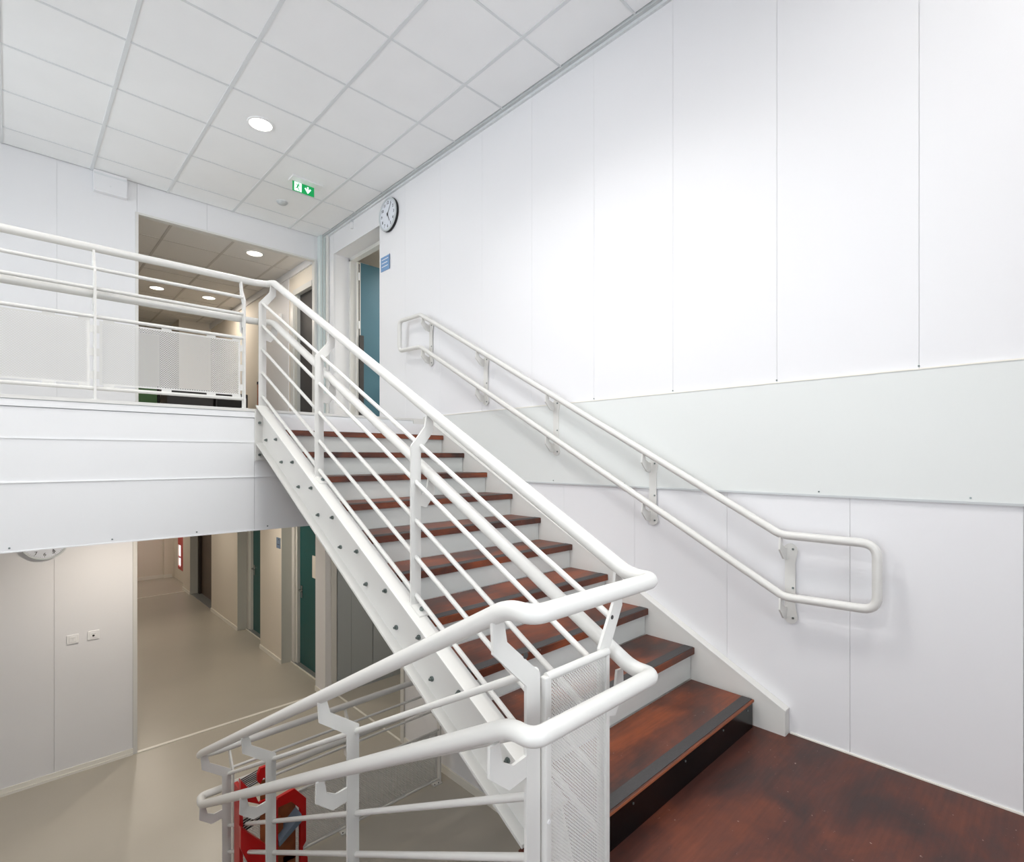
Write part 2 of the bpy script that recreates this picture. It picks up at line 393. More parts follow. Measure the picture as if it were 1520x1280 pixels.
MB().box(XL, 0.862, YF-0.022, YF-0.012, FL, FL+0.022).build('quarter_round', M['base'], b2)

# --- corner column and ducts at upper right corner
col = MB().box(2.685, 2.712, 6.235, YF-0.001, UF, CE-0.001).build('trim_4', M['column']); struct(col, 'pale boxed column in the upper corner by the blue door', 'trim')
MB().box(2.712, 2.724, 6.245, 6.3, UF, CE-0.002).build('column_lip', M['paint'], col)
MB().box(2.724, 2.758, 6.215, 6.3, UF, CE-0.002).build('column_face', M['column'], col)
MB().box(2.735, 2.758, 6.14, 6.20, UF, CE-0.002).build('round_edge', M['paint'], col, bevel=0.008)

# --- recess and frame of the upper door
d = MB()
d.box(2.775, 2.96, 6.03, 6.05, UF, 2.42)
d.box(2.775, 2.96, 4.93, 4.95, UF, 2.42)
d.box(2.775, 2.96, 4.93, 6.05, 2.42, 2.44)
d = d.build('door_1', M['wall']); struct(d, 'white recess with frame round the open blue door upstairs', 'door')
MB().box(2.775, 2.96, 6.0285, 6.0295, UF, 2.42).build('reveal_panel', M['wall'], d)
fr = MB().box(2.95, 3.02, 5.99, 6.028, UF, 2.405).box(2.95, 3.02, 4.952, 4.99, UF, 2.405).box(2.95, 3.02, 4.952, 6.028, 2.375, 2.418).build('frame', M['paint'], d)
MB().box(3.02, 3.045, 5.965, 5.995, UF, 2.38).build('frame_stop', M['paint'], d)

# --- platform (upper floor slab) and its fascia
p = MB().box(XL, XR, 4.09, 17.0, -0.50, UF-0.001).build('platform_floor', M['floor']); struct(p, 'upper floor slab behind the white fascia', 'floor')
fa = MB().box(XL, 2.585, 4.068, 4.09, -0.50, UF-0.002).build('platform_fascia', M['wall_core']); struct(fa, 'white metal clad edge of the upper floor', 'fascia')
fb = [XL, 1.262, 2.585]
for a, b in zip(fb, fb[1:]):
    MB().box(a+0.001, b-0.001, 4.046, 4.07, -0.523, -0.142).build('fascia_board', M['fascia'], fa)
MB().box(XL, 1.262, 4.050, 4.07, -0.139, 0.108).build('fascia_board', M['fascia'], fa)
MB().box(1.264, 2.585, 4.050, 4.07, -0.139, 0.108).build('fascia_board', M['fascia'], fa)
MB().box(XL, 2.585, 4.050, 4.07, 0.112, 0.283).build('fascia_board', M['fascia'], fa)
MB().box(XL, 2.585, 4.044, 4.07, 0.287, 0.325).build('fascia_board', M['fascia'], fa)
MB().box(XL, 2.60, 4.040, 4.12, 0.329, UF+0.004).build('floor_edge', M['paint'], fa)
MB().box(XL, 2.585, 4.047, 4.05, 0.323, 0.331).build('shadow_line', M['gap'], fa)
for za, zb, yy in ((-0.1425, -0.137, 4.041), (0.106, 0.1125, 4.046), (-0.526, -0.519, 4.042)):
    MB().box(XL, 2.585, yy, 4.068, za, zb).build('lip', M['fascia'], fa)
for k in range(9):
    MB().cyl((-0.9+k*0.45, 4.046, -0.50), (-0.9+k*0.45, 4.042, -0.50), 0.005, 8).build('screw', M['zinc'], fa)
for k in range(6):
    MB().cyl((-0.6+k*0.37, 4.044, 0.345), (-0.6+k*0.37, 4.040, 0.345), 0.004, 8)
ep = MB().box(2.587, 2.70, 4.035, 4.09, -0.1, UF+0.004).build('end_plate', M['paint'], fa); 
for z in (0.24, 0.02): MB().cyl((2.625, 4.035, z), (2.625, 4.027, z), 0.008, 8).build('bolt', M['zinc'], fa)

# --- landing
l = MB().prism([(-0.42, YB), (2.757, YB), (2.757, 1.31), (1.262, 1.31), (1.262, 1.055), (-0.42, 1.055)], 'z', LA-0.04, LA).build('landing_floor', M['landing']); struct(l, 'red-brown stained plywood landing at the foot of the upper flight', 'floor')
MB().box(-0.42, 2.757, YB, 1.03, LA-0.26, LA-0.041).build('landing_beam', M['paint'], l)
# --- left wall, back wall (out of frame); near left and back windows added for light
w = MB()
w.box(XL-0.15, XL, YB-0.1, -0.6, FL, CE+0.1); w.box(XL-0.15, XL, 1.0, 3.6, FL, CE+0.1); w.box(XL-0.15, XL, 6.1, YF+0.2, FL, CE+0.1)
w.box(XL-0.15, XL, 3.6, 6.1, FL, -0.3); w.box(XL-0.15, XL, 3.6, 6.1, 2.5, CE+0.1); w.box(XL-0.15, XL, -0.6, 1.0, FL, -1.3); w.box(XL-0.15, XL, -0.6, 1.0, 1.0, CE+0.1)
w = w.build('wall_left', M['wall']); struct(w, 'white wall with two windows on the left, the near one added for light, out of frame', 'wall')
for k, (y0, y1, z0, z1) in enumerate(((3.6, 6.1, -0.3, 2.5), (-0.6, 1.0, -1.3, 1.0))):  # second window is added, unseen, to light the lower right wall
    b = MB()
    for yy in (y0, (y0+y1)/2-0.025, y1-0.05): b.box(XL-0.10, XL-0.04, yy, yy+0.05, z0, z1)
    for zz in (z0, z1-0.05): b.box(XL-0.10, XL-0.04, y0, y1, zz, zz+0.05)
    b = b.build('window_%d' % (k+1), M['paint']); struct(b, ('tall white framed window of the left wall, out of frame', 'lower white framed window left of the camera, added for fill light, out of frame')[k], 'window')
    MB().box(XL-0.072, XL-0.068, y0+0.03, y1-0.03, z0+0.03, z1-0.03).build('pane', M['glass'], b)
w = MB().box(XL-0.15, -0.3, YB-0.15, YB, FL, CE+0.1).box(1.9, 3.1, YB-0.15, YB, FL, CE+0.1).box(-0.3, 1.9, YB-0.15, YB, FL, -0.5).box(-0.3, 1.9, YB-0.15, YB, 1.9, CE+0.1).build('wall_back', M['wall']); struct(w, 'white wall with an added window behind the camera', 'wall')
b = MB()
for xx in (-0.3, 0.775, 1.85): b.box(xx, xx+0.05, YB-0.10, YB-0.04, -0.5, 1.9)
for zz in (-0.5, 1.85): b.box(-0.3, 1.9, YB-0.10, YB-0.04, zz, zz+0.05)
b = b.build('window_4', M['paint']); struct(b, 'white framed window added behind the camera for light', 'window')  # added unseen, to throw light on the fascia and far wall
MB().box(-0.27, 1.87, YB-0.072, YB-0.068, -0.47, 1.87).build('pane', M['glass'], b)

# --- lower alcove right of the corridor mouth
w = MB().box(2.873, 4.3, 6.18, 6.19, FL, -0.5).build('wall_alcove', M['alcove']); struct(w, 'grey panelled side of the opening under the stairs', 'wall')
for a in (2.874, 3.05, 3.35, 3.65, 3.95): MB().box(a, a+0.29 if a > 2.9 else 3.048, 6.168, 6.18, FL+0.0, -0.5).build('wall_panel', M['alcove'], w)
w2 = MB().box(4.28, 4.4, 4.3, 6.2, FL, -0.5).box(3.061, 4.3, 4.5, 4.66, FL, -0.5).build('wall_passage', M['cor_wall']); struct(w2, 'plain wall at the end of the lower side passage', 'wall')
st = MB().box(2.85, 2.87, 4.68, 6.17, FL, FL+0.006).build('trim_5', M['base']); struct(st, 'white threshold strip of the passage under the stairs', 'trim')
ce2 = MB().box(2.0, 4.4, 4.4, 7.0, -0.5, -0.45)
# --- lower corridor: right wall in piers with recessed doors
w = MB()
XC, XD = 2.73, 2.93
for a, b in ((6.19, 6.47), (7.62, 8.49), (9.60, 11.19), (12.82, 13.45)): w.box(XC+0.0, XD+0.12, a, b, FL, -0.5)
w.box(XD+0.06, XD+0.12, 6.4, 13.0, FL, -0.5)
w = w.build('wall_corridor', M['cor_wall']); struct(w, 'beige corridor wall of the lower level with three recesses', 'wall')
for a, b in ((7.62, 8.49), (9.60, 11.19)):
    MB().box(XC-0.002, XD+0.02, a-0.004, a, FL+0.002, -0.5).build('reveal_panel', M['reveal'], w)
for a in (6.47, 8.49): pass
MB().box(XC-0.001, XD, 12.815, 12.82, FL, -0.5).build('reveal_panel', M['reveal'], w)
MB().box(XC-0.004, XC+0.128, 6.186, 6.19, FL+0.002, -0.5).build('pier_face', M['wall'], w)
MB().box(XC-0.004, XC-0.0005, 6.19, 6.47, FL+0.002, -0.5).build('pier_face', M['wall'], w)
MB().box(2.80, 2.86, 6.17, 6.186, FL, -0.5).build('pier_trim', M['paint'], w)
for a, b in ((6.188, 6.468), (7.615, 8.49), (9.595, 11.19), (12.81, 13.45)):
    MB().box(XC-0.014, XC, a, b, FL, FL+0.06).build('baseboard_strip', M['base'], w)
def lower_door(idx, y0, y1, leaf_y0, leaf_y1, label):
    d = MB().box(XC+0.14, XC+0.18, y1-0.10, y1-0.006, FL, -0.6).box(XC+0.16, XD+0.05, y1-0.15, y1-0.10, FL, -0.6).box(XC+0.14, XC+0.18, y0, y0+0.06, FL, -0.6)
    d = d.build('door_%d' % idx, M['paint']); struct(d, label, 'door')
    MB().box(XD, XD+0.045, leaf_y0, leaf_y1, FL+0.01, -0.62).build('door_leaf', M['teal_dark'], d)
    h = MB(); h.tube([(XD-0.002, leaf_y1-0.07, -1.845+0.0+0.0), (XD-0.05, leaf_y1-0.07, -1.845), (XD-0.05, leaf_y1-0.19, -1.845)], 0.009, 8, fillet=0.015)
    h.box(XD-0.008, XD, leaf_y1-0.095, leaf_y1-0.045, -1.96, -1.79)
    h.build('door_handle', M['chrome'], d)
    MB().box(XC+0.13, XD+0.05, y0, y1-0.01, FL, FL+0.012).build('threshold', M['sill'], d)
    MB().box(XC+0.12, XC+0.13, y0, y1-0.01, FL, FL+0.014).build('threshold_edge', M['base'], d)
    return d
d2 = lower_door(2, 6.47, 7.62, 6.53, 7.47, 'dark teal lower corridor door nearest the stairs')
d3 = lower_door(3, 8.49, 9.60, 8.55, 9.45, 'dark teal lower corridor door farther along, before the lift')
MB().box(XD-0.003, XD, 6.84, 7.05, -1.62, -1.32).build('paper_notice', M['paper'], d2)
MB().box(XD-0.003, XD, 8.72, 8.95, -1.56, -1.28).build('paper_notice', M['paper'], d3)
# lift
d4 = MB().box(XD-0.06, XD+0.05, 11.19, 11.30, FL, -0.6).box(XD-0.06, XD+0.05, 12.71, 12.815, FL, -0.6).build('door_4', M['brown_dark']); struct(d4, 'brown lift doors at the end of the lower corridor', 'door')
for a, b, m in ((11.30, 11.75, 'brown_door'), (11.76, 11.92, 'brown_dark'), (11.93, 12.70, 'brown_door')):
    MB().box(XD-0.03 if m == 'brown_dark' else XD-0.01, XD+0.03, a, b, FL+0.01, -0.6).build('door_leaf', M[m], d4)
MB().box(XC+0.02, XD, 11.19, 12.815, FL, FL+0.012).build('threshold', M['sill'], d4)
# far end of the lower corridor
t = MB().box(XL, 2.73, 13.2, 13.235, FL, FL+0.006).build('trim_6', M['base']); struct(t, 'pale joint strip across the far corridor floor', 'trim')
w = MB().box(XL, 2.66, 15.1, 15.3, FL, -0.45).box(2.66, 2.859, 15.02, 15.3, FL, -0.45).build('wall_end', M['cor_wall']); struct(w, 'beige end wall of the lower corridor', 'wall')
MB().box(XL, 2.66, 15.085, 15.1, FL, FL+0.08).build('baseboard_strip', M['base'], w)
MB().box(2.65, 2.82, 15.005, 15.02, FL, FL+0.08).build('baseboard_strip', M['base'], w)
w = MB().box(2.86, 3.0, 14.57, 15.3, FL, -0.45).box(2.86, 3.0, 13.45, 14.57, FL, -2.62).build('wall_lobby', M['cor_wall']); struct(w, 'pale side wall of the far lobby', 'wall')
d5 = MB().box(2.855, 2.92, 13.46, 14.30, -2.62, -0.55).box(2.855, 2.92, 14.30, 14.57, -2.62, -2.55).box(2.855, 2.92, 14.30, 14.57, -2.05, -1.55)
d5 = d5.build('window_3', M['red']); struct(d5, 'red framed window glowing at the end of the lower corridor', 'window')
MB().box(2.89, 2.90, 14.30, 14.57, -2.55, -0.6).build('pane', M['daylight'], d5)
MB().box(2.87, 2.89, 14.30, 14.57, -2.36, -2.33).build('glazing_bar', M['red'], d5)
MB().box(XL, XL+0.01, YF+0.2, 15.1, FL, -0.5).build('wall_corridor_left', M['cor_wall'])
struct(bpy.data.objects['wall_corridor_left'], 'left side wall of the lower corridor', 'wall')

# --- upper corridor
c = MB().box(XL, 3.4, YF+0.052, 12.8, 2.462, 2.55).build('ceiling_corridor', M['cor_grid']); struct(c, 'grey tile ceiling of the upper corridor', 'ceiling')
tile_ceiling(c, cuts([1.22+0.6*i for i in range(-4, 4)], XL, 2.65), cuts([6.44+0.6*j for j in range(0, 12)], YF+0.055, 12.6), 2.45, M['cor_tile'], M['cor_grid'])
w = MB()
w.box(2.65, 2.95, 7.06, 12.6, UF, 2.46); w.box(2.65, 2.95, YF+0.055, 7.06, 2.14, 2.46); w.box(2.15, 2.65, 10.9, 12.6, UF, 2.46)
w = w.build('wall_upper_corridor', M['cor_wall']); struct(w, 'beige right wall of the upper corridor', 'wall')
MB().box(2.640, 2.655, 7.12, 7.95, UF, 2.45).build('wall_panel', M['wall'], w)
MB().box(2.63, 2.65, YF+0.06, 12.6, 2.36, 2.45).build('ceiling_bulkhead', M['wall'], w)
w = MB().box(XL, 2.95, 12.6, 12.8, UF, 2.46).build('wall_upper_end', M['cor_wall']); struct(w, 'beige end wall of the upper corridor', 'wall')
MB().box(XL-0.1, XL, YF+0.2, 12.8, UF, 2.46).build('wall_upper_left', M['cor_wall'])
struct(bpy.data.objects['wall_upper_left'], 'left side wall of the upper corridor', 'wall')
d6 = MB().box(2.64, 2.70, 6.97, 7.06, UF, 2.14).box(2.64, 2.70, 6.38, 6.97, 2.10, 2.17).build('door_5', M['paint']); struct(d6, 'dark upper corridor door in a white frame right of the opening', 'door')
MB().box(2.70, 2.74, 6.38, 6.97, UF+0.005, 2.10).build('door_leaf', M['dark'], d6)
MB().box(2.66, 2.70, 6.88, 6.97, UF+0.005, 2.10).build('frame_stop', M['reveal'], d6)
# --- room behind the blue door
w = MB()
w.box(3.06, 5.3, 4.5, 4.6, UF, 2.7); w.box(3.061, 5.3, 7.3, 7.4, UF, 2.7); w.box(5.2, 5.3, 4.6, 7.3, UF, 2.7); w.box(2.96, 5.3, 4.5, 7.4, 2.62, 2.75); w.box(2.965, 3.06, 6.06, 7.3, UF, 2.7)
w.box(3.06, 3.08, 4.6, 4.93, UF, 2.7)
w = w.build('wall_room', M['roomwall']); struct(w, 'pale walls of the room behind the blue door', 'wall')
MB().box(3.6, 5.2, 6.9, 7.3, 2.25, 2.6).build('bulkhead', M['roomwall'], w)
fl2 = MB().box(2.762, 5.3, 4.5, 7.4, UF-0.1, UF-0.002).build('floor_room', M['floor']); struct(fl2, 'floor of the room behind the blue door', 'floor')

# ================================================================== LAMPS
def downlight(x, y, z, label, energy, warm=False, r=0.085, group='round ceiling downlights', color=None):
    t = thing('ceiling_downlight', label, 'light', (x, y, z), group)
    MB().lathe([(r+0.014, 0.0), (r+0.012, -0.007), (r, -0.009), (r-0.003, -0.004)], (x, y, z), (0, 0, 1)).build('rim', M['plastic'], t)
    MB().lathe([(0.0, -0.005), (r-0.002, -0.005), (r-0.002, -0.003)], (x, y, z), (0, 0, 1)).build('diffuser', M['led_warm' if warm else 'led'], t)
    l = area_light('downlight_lamp', (x, y, z-0.012), energy, r*2, color=color or ((1.0, 0.90, 0.78) if warm else (1.0, 0.985, 0.96)), shape='DISK')
    return t
E_MAIN, E_PAN, E_COR, E_LOW = 8, 16, 11, 15
downlight(1.45, 4.5, CE, 'round downlight in the hall ceiling, left of the green exit sign', E_MAIN)
def panel_light(x, y, z, label, energy, spread=150):
    t = thing('panel_light', label, 'light', (x, y, z), 'square ceiling panel lights')
    MB().box(x-0.297, x+0.297, y-0.297, y+0.297, z-0.006, z).build('frame', M['plastic'], t)
    MB().box(x-0.28, x+0.28, y-0.28, y+0.28, z-0.0075, z-0.006).build('diffuser', M['led'], t)
    area_light('panel_lamp', (x, y, z-0.012), energy, 0.56, color=(1.0, 0.985, 0.965), shape='SQUARE', spread=math.radians(spread))
for (x, y, s_, e, sp) in ((1.15, 2.1, 'above the stairs', 23, 132), (-0.95, 3.3, 'above the left void, added for fill', 24, 165), (-0.95, 0.9, 'left of the camera, added for fill', 18, 165), (1.45, -0.3, 'above the landing, added for fill', 18, 165)):  # stair panel follows the rail shadow; the other three are added fill
    panel_light(x, y, CE, 'square panel light %s, out of frame' % s_, e, sp)
panel_light(4.2, 5.3, 2.62, 'square panel light added unseen to light the room behind the blue door', 30)  # added lamp, unseen, so the room does not render black
downlight(2.105, 6.743, 2.45, 'warm round downlight nearest in the upper corridor', 6, True)
downlight(1.523, 9.1, 2.45, 'warm round downlight on the left deep in the upper corridor', E_COR, True)
downlight(2.186, 9.1, 2.45, 'warm round downlight on the right deep in the upper corridor', E_COR, True)
# lower level lamps hidden above the frame by the platform
lc = MB().box(XL, 2.87, 4.095, 15.1, -0.518, -0.501).build('ceiling_lower', M['cor_tile']); struct(lc, 'ceiling under the upper floor', 'ceiling')
lc2 = MB().box(2.73, 4.4, 4.4, 17.0, -0.5, -0.45).build('ceiling_passage', M['cor_tile']); struct(lc2, 'ceiling of the lower side passage', 'ceiling')
downlight(3.7, 5.3, -0.501, 'round downlight added to light the side passage, hidden from view', 5)  # added lamp, unseen, to brighten the passage
for (x, y, s) in ((0.75, 5.5, 'under the platform by the lower opening'), (1.9, 7.4, 'first in the lower corridor'), (1.6, 10.2, 'in the middle of the lower corridor'), (1.6, 13.9, 'at the end of the lower corridor')):
    downlight(x, y, -0.5185, 'warm round downlight %s, hidden from view' % s, E_LOW, True)

# ================================================================== UPPER FLIGHT
XS = 1.32
YN = [None] + [1.078] + [3.742 - 0.292*(10-k) for k in range(2, 11)]
ZN = [None] + [-1.220] + [0.19 - 0.1545*(10-k) for k in range(2, 11)]
def nz(y): return 0.19 + 0.531*(y-3.742)
stair = thing('staircase', 'upper flight of stairs with red-brown plywood treads and white steel stringers', 'stairs', (2.0, 1.1, LA))
# left stringer: C channel, web + two flanges + end plate
y0, y1 = 1.16, 4.04
sl = MB()
sl.prism([(y0, nz(y0)+0.02), (y1, nz(y1)+0.02), (y1, nz(y1)-0.25), (4.04, nz(4.04)-0.25), (1.294, nz(1.294)-0.25), (y0-0.06, LA)], 'x', 1.312, 1.322)
sl.prism([(y0, nz(y0)+0.028), (y1, nz(y1)+0.028), (y1, nz(y1)+0.018), (y0, nz(y0)+0.018)], 'x', 1.268, 1.345)
sl.prism([(1.30, nz(1.30)-0.235), (y1, nz(y1)-0.235), (y1, nz(y1)-0.248), (1.30, nz(1.30)-0.248)], 'x', 1.268, 1.322)
sl = sl.build('stringer', M['paint'], stair)
MB().box(1.262, 1.36, 4.030, 4.045, -0.02, 0.345).build('end_plate', M['paint'], stair)
for z in (0.25, 0.02): MB().cyl((1.29, 4.030, z), (1.29, 4.018, z), 0.010, 6).build('bolt', M['zinc'], stair)
# right stringer at the wall
sr = MB()
sr.prism([(0.936, LA), (0.936, -1.249), (4.06, nz(4.06)+0.001), (4.06, nz(4.06)-0.27), (1.45, LA)], 'x', 2.703, 2.711)
sr.prism([(0.935, -1.235), (4.06, nz(4.06)+0.015), (4.06, nz(4.06)+0.003), (0.935, -1.25)], 'x', 2.702, 2.758)
sr.box(2.711, 2.756, 0.935, 0.945, LA, -1.249)
sr.build('stringer', M['paint'], stair)
for k in range(1, 11):
    y, z = YN[k], ZN[k]; nxt = (YN[k+1] if k < 10 else 4.03)
    th = 0.036 if k > 1 else 0.012
    xl, xr = 1.325, 2.70 if k > 1 else 2.685
    tr = MB().box(xl, xr, y, min(nxt+0.012, 4.03), z-th, z).build('tread', M['tread'], stair, bevel=0.0012)
    MB().box(xl+0.004, xr-0.004, y+0.008 if k == 1 else y+0.004, y+0.058, z, z+0.0022).build('antislip_strip', M['strip'], tr)
    if k == 1: MB().box(xl, xr, y-0.0015, y+0.001, z-0.011, z-0.001).build('bare_edge', M['edge'], tr)
    if k > 1:   # riser plate under the back of the tread below it
        MB().box(1.345, 2.698, y+0.022, y+0.034, ZN[k-1]+0.0005, z-th).build('riser', M['riser'], stair)
        MB().box(1.324, 1.344, y+0.04, y+0.25, z-th-0.04, z-th-0.001).build('tread_bracket', M['paint'], stair)
        MB().box(2.675, 2.70, y+0.04, y+0.25, z-th-0.005, z-th-0.001).build('tread_bracket', M['paint'], stair)
        for yy in (y+0.01, y+0.20):
            bo = MB().cyl((1.312, yy, z-0.066), (1.303, yy, z-0.066), 0.0115, 6)
            bo.cyl((1.303, yy, z-0.066), (1.294, yy, z-0.066), 0.006, 8); bo.build('bolt', M['zinc'], stair)
        for yy in (y+0.06, y+0.02+0.17) if k < 8 else (y+0.05,):
            MB().cyl((2.702, yy, z-0.068), (2.694, yy, z-0.068), 0.007, 6).build('bolt', M['zinc'], stair)
br = MB().box(1.345, 2.678, YN[1]+0.004, YN[1]+0.016, LA+0.001, ZN[1]-0.013).build('riser', M['black'], stair); br['label'] = 'black bottom riser'
for xx in (1.62, 2.0, 2.35, 2.62): MB().cyl((xx, YN[1]+0.004, ZN[1]-0.035), (xx, YN[1]+0.001, ZN[1]-0.035), 0.0045, 8).build('screw', M['zinc'], br)
MB().box(1.345, 2.698, 4.012, 4.026, ZN[10]+0.001, 0.30).build('riser', M['fascia'], stair)

# ================================================================== LOWER FLIGHT (below the frame)
lst = thing('staircase', 'lower flight of stairs going down beside the camera, under the near handrail', 'stairs', (0.3, 3.6, FL))
YL = lambda k: 1.055 + 0.292*(k-1)
def nzl(y): return LA - 0.531*(y-1.05)
for k in range(1, 10):
    z = LA - 0.1535*k
    tr = MB().box(-0.39, 0.985, YL(k)-0.01, YL(k+1)+0.012, z-0.036, z).build('tread', M['tread'], lst)
    MB().box(-0.38, 0.98, YL(k+1)-0.04, YL(k+1)+0.008, z, z+0.002).build('antislip_strip', M['strip'], tr)
    MB().box(-0.39, 0.985, YL(k)+0.0, YL(k)+0.012, z+0.0005, z+0.1535-0.036).build('riser', M['riser'], lst)
MB().box(-0.39, 0.985, YL(10), YL(10)+0.012, FL, LA-0.1535*9-0.037).build('riser', M['riser'], lst)
for xa, xb in ((0.99, 1.045), (-0.42, -0.395)):
    MB().prism([(1.06, nzl(1.06)-0.0), (3.86, nzl(3.86)-0.0), (3.86, FL+0.001), (3.62, FL+0.001), (1.06, nzl(1.06)-0.27)], 'x', xa, xb).build('stringer', M['paint'], lst)

# ================================================================== STAIR RAILINGS
def arm_post(side, x, y, base, top, railx, railz, hookz, t=0.010, wid=0.052):
    """laser cut plate post in the XZ plane: post, top arm to the handrail"""
    b = MB()
    dx = railx - x
    b.ribbon([(x, base), (x, top), (x + dx*0.92, top + (railz-top)*0.50), (railx, railz-0.020)], [wid, wid, 0.048, 0.036], 'y', y-t/2, y+t/2)
    return b
def hook(x, y, railx, railz, t=0.010, wid=0.052):
    s = 1 if railx > x else -1; b = MB(); t = t*0.9
    b.ribbon([(x+s*wid*0.4, railz-0.120), (x+(railx-x)*0.62, railz-0.128), (railx+s*0.004, railz-0.088), (railx+s*0.008, railz-0.020)], [0.056, 0.056, 0.046, 0.032], 'y', y-t/2, y+t/2)
    return b
RU, RL, XQ = 1.41, 0.885, 1.03         # rail centre x of the upper and lower flight
zt, zm = -0.374, -0.667      # level of the two rails round the landing end
rail = thing('stair_railing', 'white tubular railing wrapping both flights at the stair well, left of the treads', 'railing', (1.33, 1.0, LA))
R1 = 0.0245
# top handrail: platform end -> down the upper flight -> round the well end -> down the lower flight -> return
topz = nz(4.12) + 0.925
YE = 3.94
top = [(1.30, 4.17, 1.296), (1.385, 4.155, 1.300), (RU, 4.09, nz(4.09)+0.925), (RU, 0.955, zt), (RU+0.002, 0.868, zt), (RL, 0.868, zt), (RL, 0.955, zt), (RL, 3.85, -1.900), (RL+0.01, YE, -1.955), (1.0, YE, -1.962), (2.755, YE, -1.962)]
MB().tube(top, R1, 16, fillet=[0, .04, .04, .042, .044, .044, .042, .05, .04, .05, 0], seg=7).build('handrail', M['paint'], rail)
mid = [(1.30, 4.17, 1.010), (1.385, 4.155, 1.012), (RU, 4.09, nz(4.09)+0.625), (RU, 0.945, zm), (RU+0.002, 0.868, zm), (RL, 0.868, zm), (RL, 0.948, zm), (RL, 3.85, -2.230), (RL+0.01, YE, -2.225), (1.0, YE, -2.228), (2.755, YE, -2.228)]
MB().tube(mid, R1, 16, fillet=[0, .04, .04, .042, .044, .044, .042, .05, .04, .05, 0], seg=7).build('handrail', M['paint'], rail)
XB = 1.335
for h in (0.755, 0.590, 0.415, 0.245, 0.072):
    ya, yb = 4.10, 1.00
    MB().tube([(XB, ya, nz(ya)+h), (XB + (0.04 if h > 0.7 else 0), yb, nz(yb)+h)], 0.0105, 12).build('bar', M['paint'], rail)
    yb = 3.80
    MB().tube([(XQ, 1.0, nzl(1.0)+h-0.005), (XQ, yb, nzl(yb)+h-0.005)], 0.0115, 12).build('bar', M['paint'], rail)
for y in (4.10, 3.11, 2.064, 1.0):
    base = nz(y)+0.028 if y > 1.5 else LA
    if y > 4: base = 0.36
    zr = max(nz(y)+0.92, zt) if y < 4.05 else 1.305; zr2 = max(nz(y)+0.628, zm) if y < 4.05 else 1.015
    p = arm_post(1, XB-0.002, y, base, (nz(y)+0.745 if y > 1.5 else -0.60), RU, zr, 0).build('post', M['paint'], rail)
    if y != 1.0:
        hook(XB-0.002, y, RU, zr2).build('rail_hook', M['paint'], p)
        ft = MB().box(1.30, 1.372, y-0.055, y+0.012, base-0.001, base+0.006).build('foot_plate', M['paint'], p) if y > 4 else None
        if y < 4:
            MB().prism([(y-0.075, nz(y-0.075)+0.028), (y+0.02, nz(y+0.02)+0.028), (y+0.02, nz(y+0.02)+0.035), (y-0.075, nz(y-0.075)+0.035)], 'x', 1.305, 1.365).build('foot_plate', M['paint'], p)
            MB().cyl((1.335, y-0.045, nz(y-0.045)+0.035), (1.335, y-0.050, nz(y-0.045)+0.046), 0.010, 6).build('bolt', M['zinc'], p)
    else:
        hook(XB-0.002, y, RU, zm).build('rail_hook', M['paint'], p)
        MB().cyl((1.372, y-0.006, -0.508), (1.372, y-0.0045, -0.508), 0.007, 12).build('screw_hole', M['dark'], p)
for y in (3.80, 2.99, 2.04, 1.0):
    base = nzl(y)+0.0 if y > 1.5 else LA
    zr = min(nzl(y)+0.942, zt); zr2 = min(nzl(y)+0.628, zm)
    if y == 1.0: zr = zt
    p = arm_post(-1, XQ-0.015, y, base, min(nzl(y)+0.765, -0.60), RL, zr, 0).build('post', M['paint'], rail)
    hook(XQ-0.015, y, RL, zr2).build('rail_hook', M['paint'], p)
    if y == 1.0: MB().cyl((0.985, y-0.006, -0.528), (0.985, y-0.0045, -0.528), 0.009, 12).build('screw_hole', M['dark'], p)
# perforated infill between the two flights
yp = 0.992
perforated('perforated_panel', M['paint'], rail, 'y', yp, 1.068, 1.336, LA+0.03, -0.616, 0.0105, 0.0050, 0.006)
MB().tube([(1.062, yp, -0.608), (1.342, yp, -0.608)], 0.0125, 12).build('panel_rail', M['paint'], rail)
pf = MB().box(1.048, 1.072, yp-0.012, yp+0.012, LA, -0.604).build('panel_edge', M['paint'], rail, bevel=0.004)
MB().box(1.328, 1.340, yp-0.008, yp+0.004, LA, -0.604).build('panel_edge', M['paint'], rail)
for z in (-0.72, -1.0, -1.28): MB().cyl((1.060, yp-0.012, z), (1.060, yp-0.0145, z), 0.006, 12).build('screw', M['plastic'], pf)

# --- guard barrier on the lower floor under the upper flight
bar = thing('barrier_railing', 'white floor railing with perforated panels closing off the space under the stairs', 'railing', (1.9, 3.87, FL))
for z in (-2.075, -2.24, -2.425, -2.865):
    MB().tube([(1.07, 3.87, z), (2.76, 3.87, z)], 0.0095, 10).build('bar', M['paint'], bar)
for x in (1.07, 1.895, 2.745):
    b = MB().ribbon([(3.87, FL+0.004), (3.87, -2.10), (3.925, -2.02), (YE, -1.98)], [0.05, 0.05, 0.04, 0.03], 'x', x-0.005, x+0.005).build('post', M['paint'], bar)
    MB().ribbon([(3.88, -2.33), (3.93, -2.325), (YE+0.004, -2.25)], [0.045, 0.042, 0.03], 'x', x-0.005, x+0.005).build('rail_hook', M['paint'], b)
    MB().box(x-0.075, x+0.01, 3.835, 3.905, FL, FL+0.008).build('foot_plate', M['paint'], b)
    for sx in (-0.06, -0.02): MB().cyl((x+sx, 3.85, FL+0.008), (x+sx, 3.85, FL+0.012), 0.005, 8).build('screw', M['dark'], b)
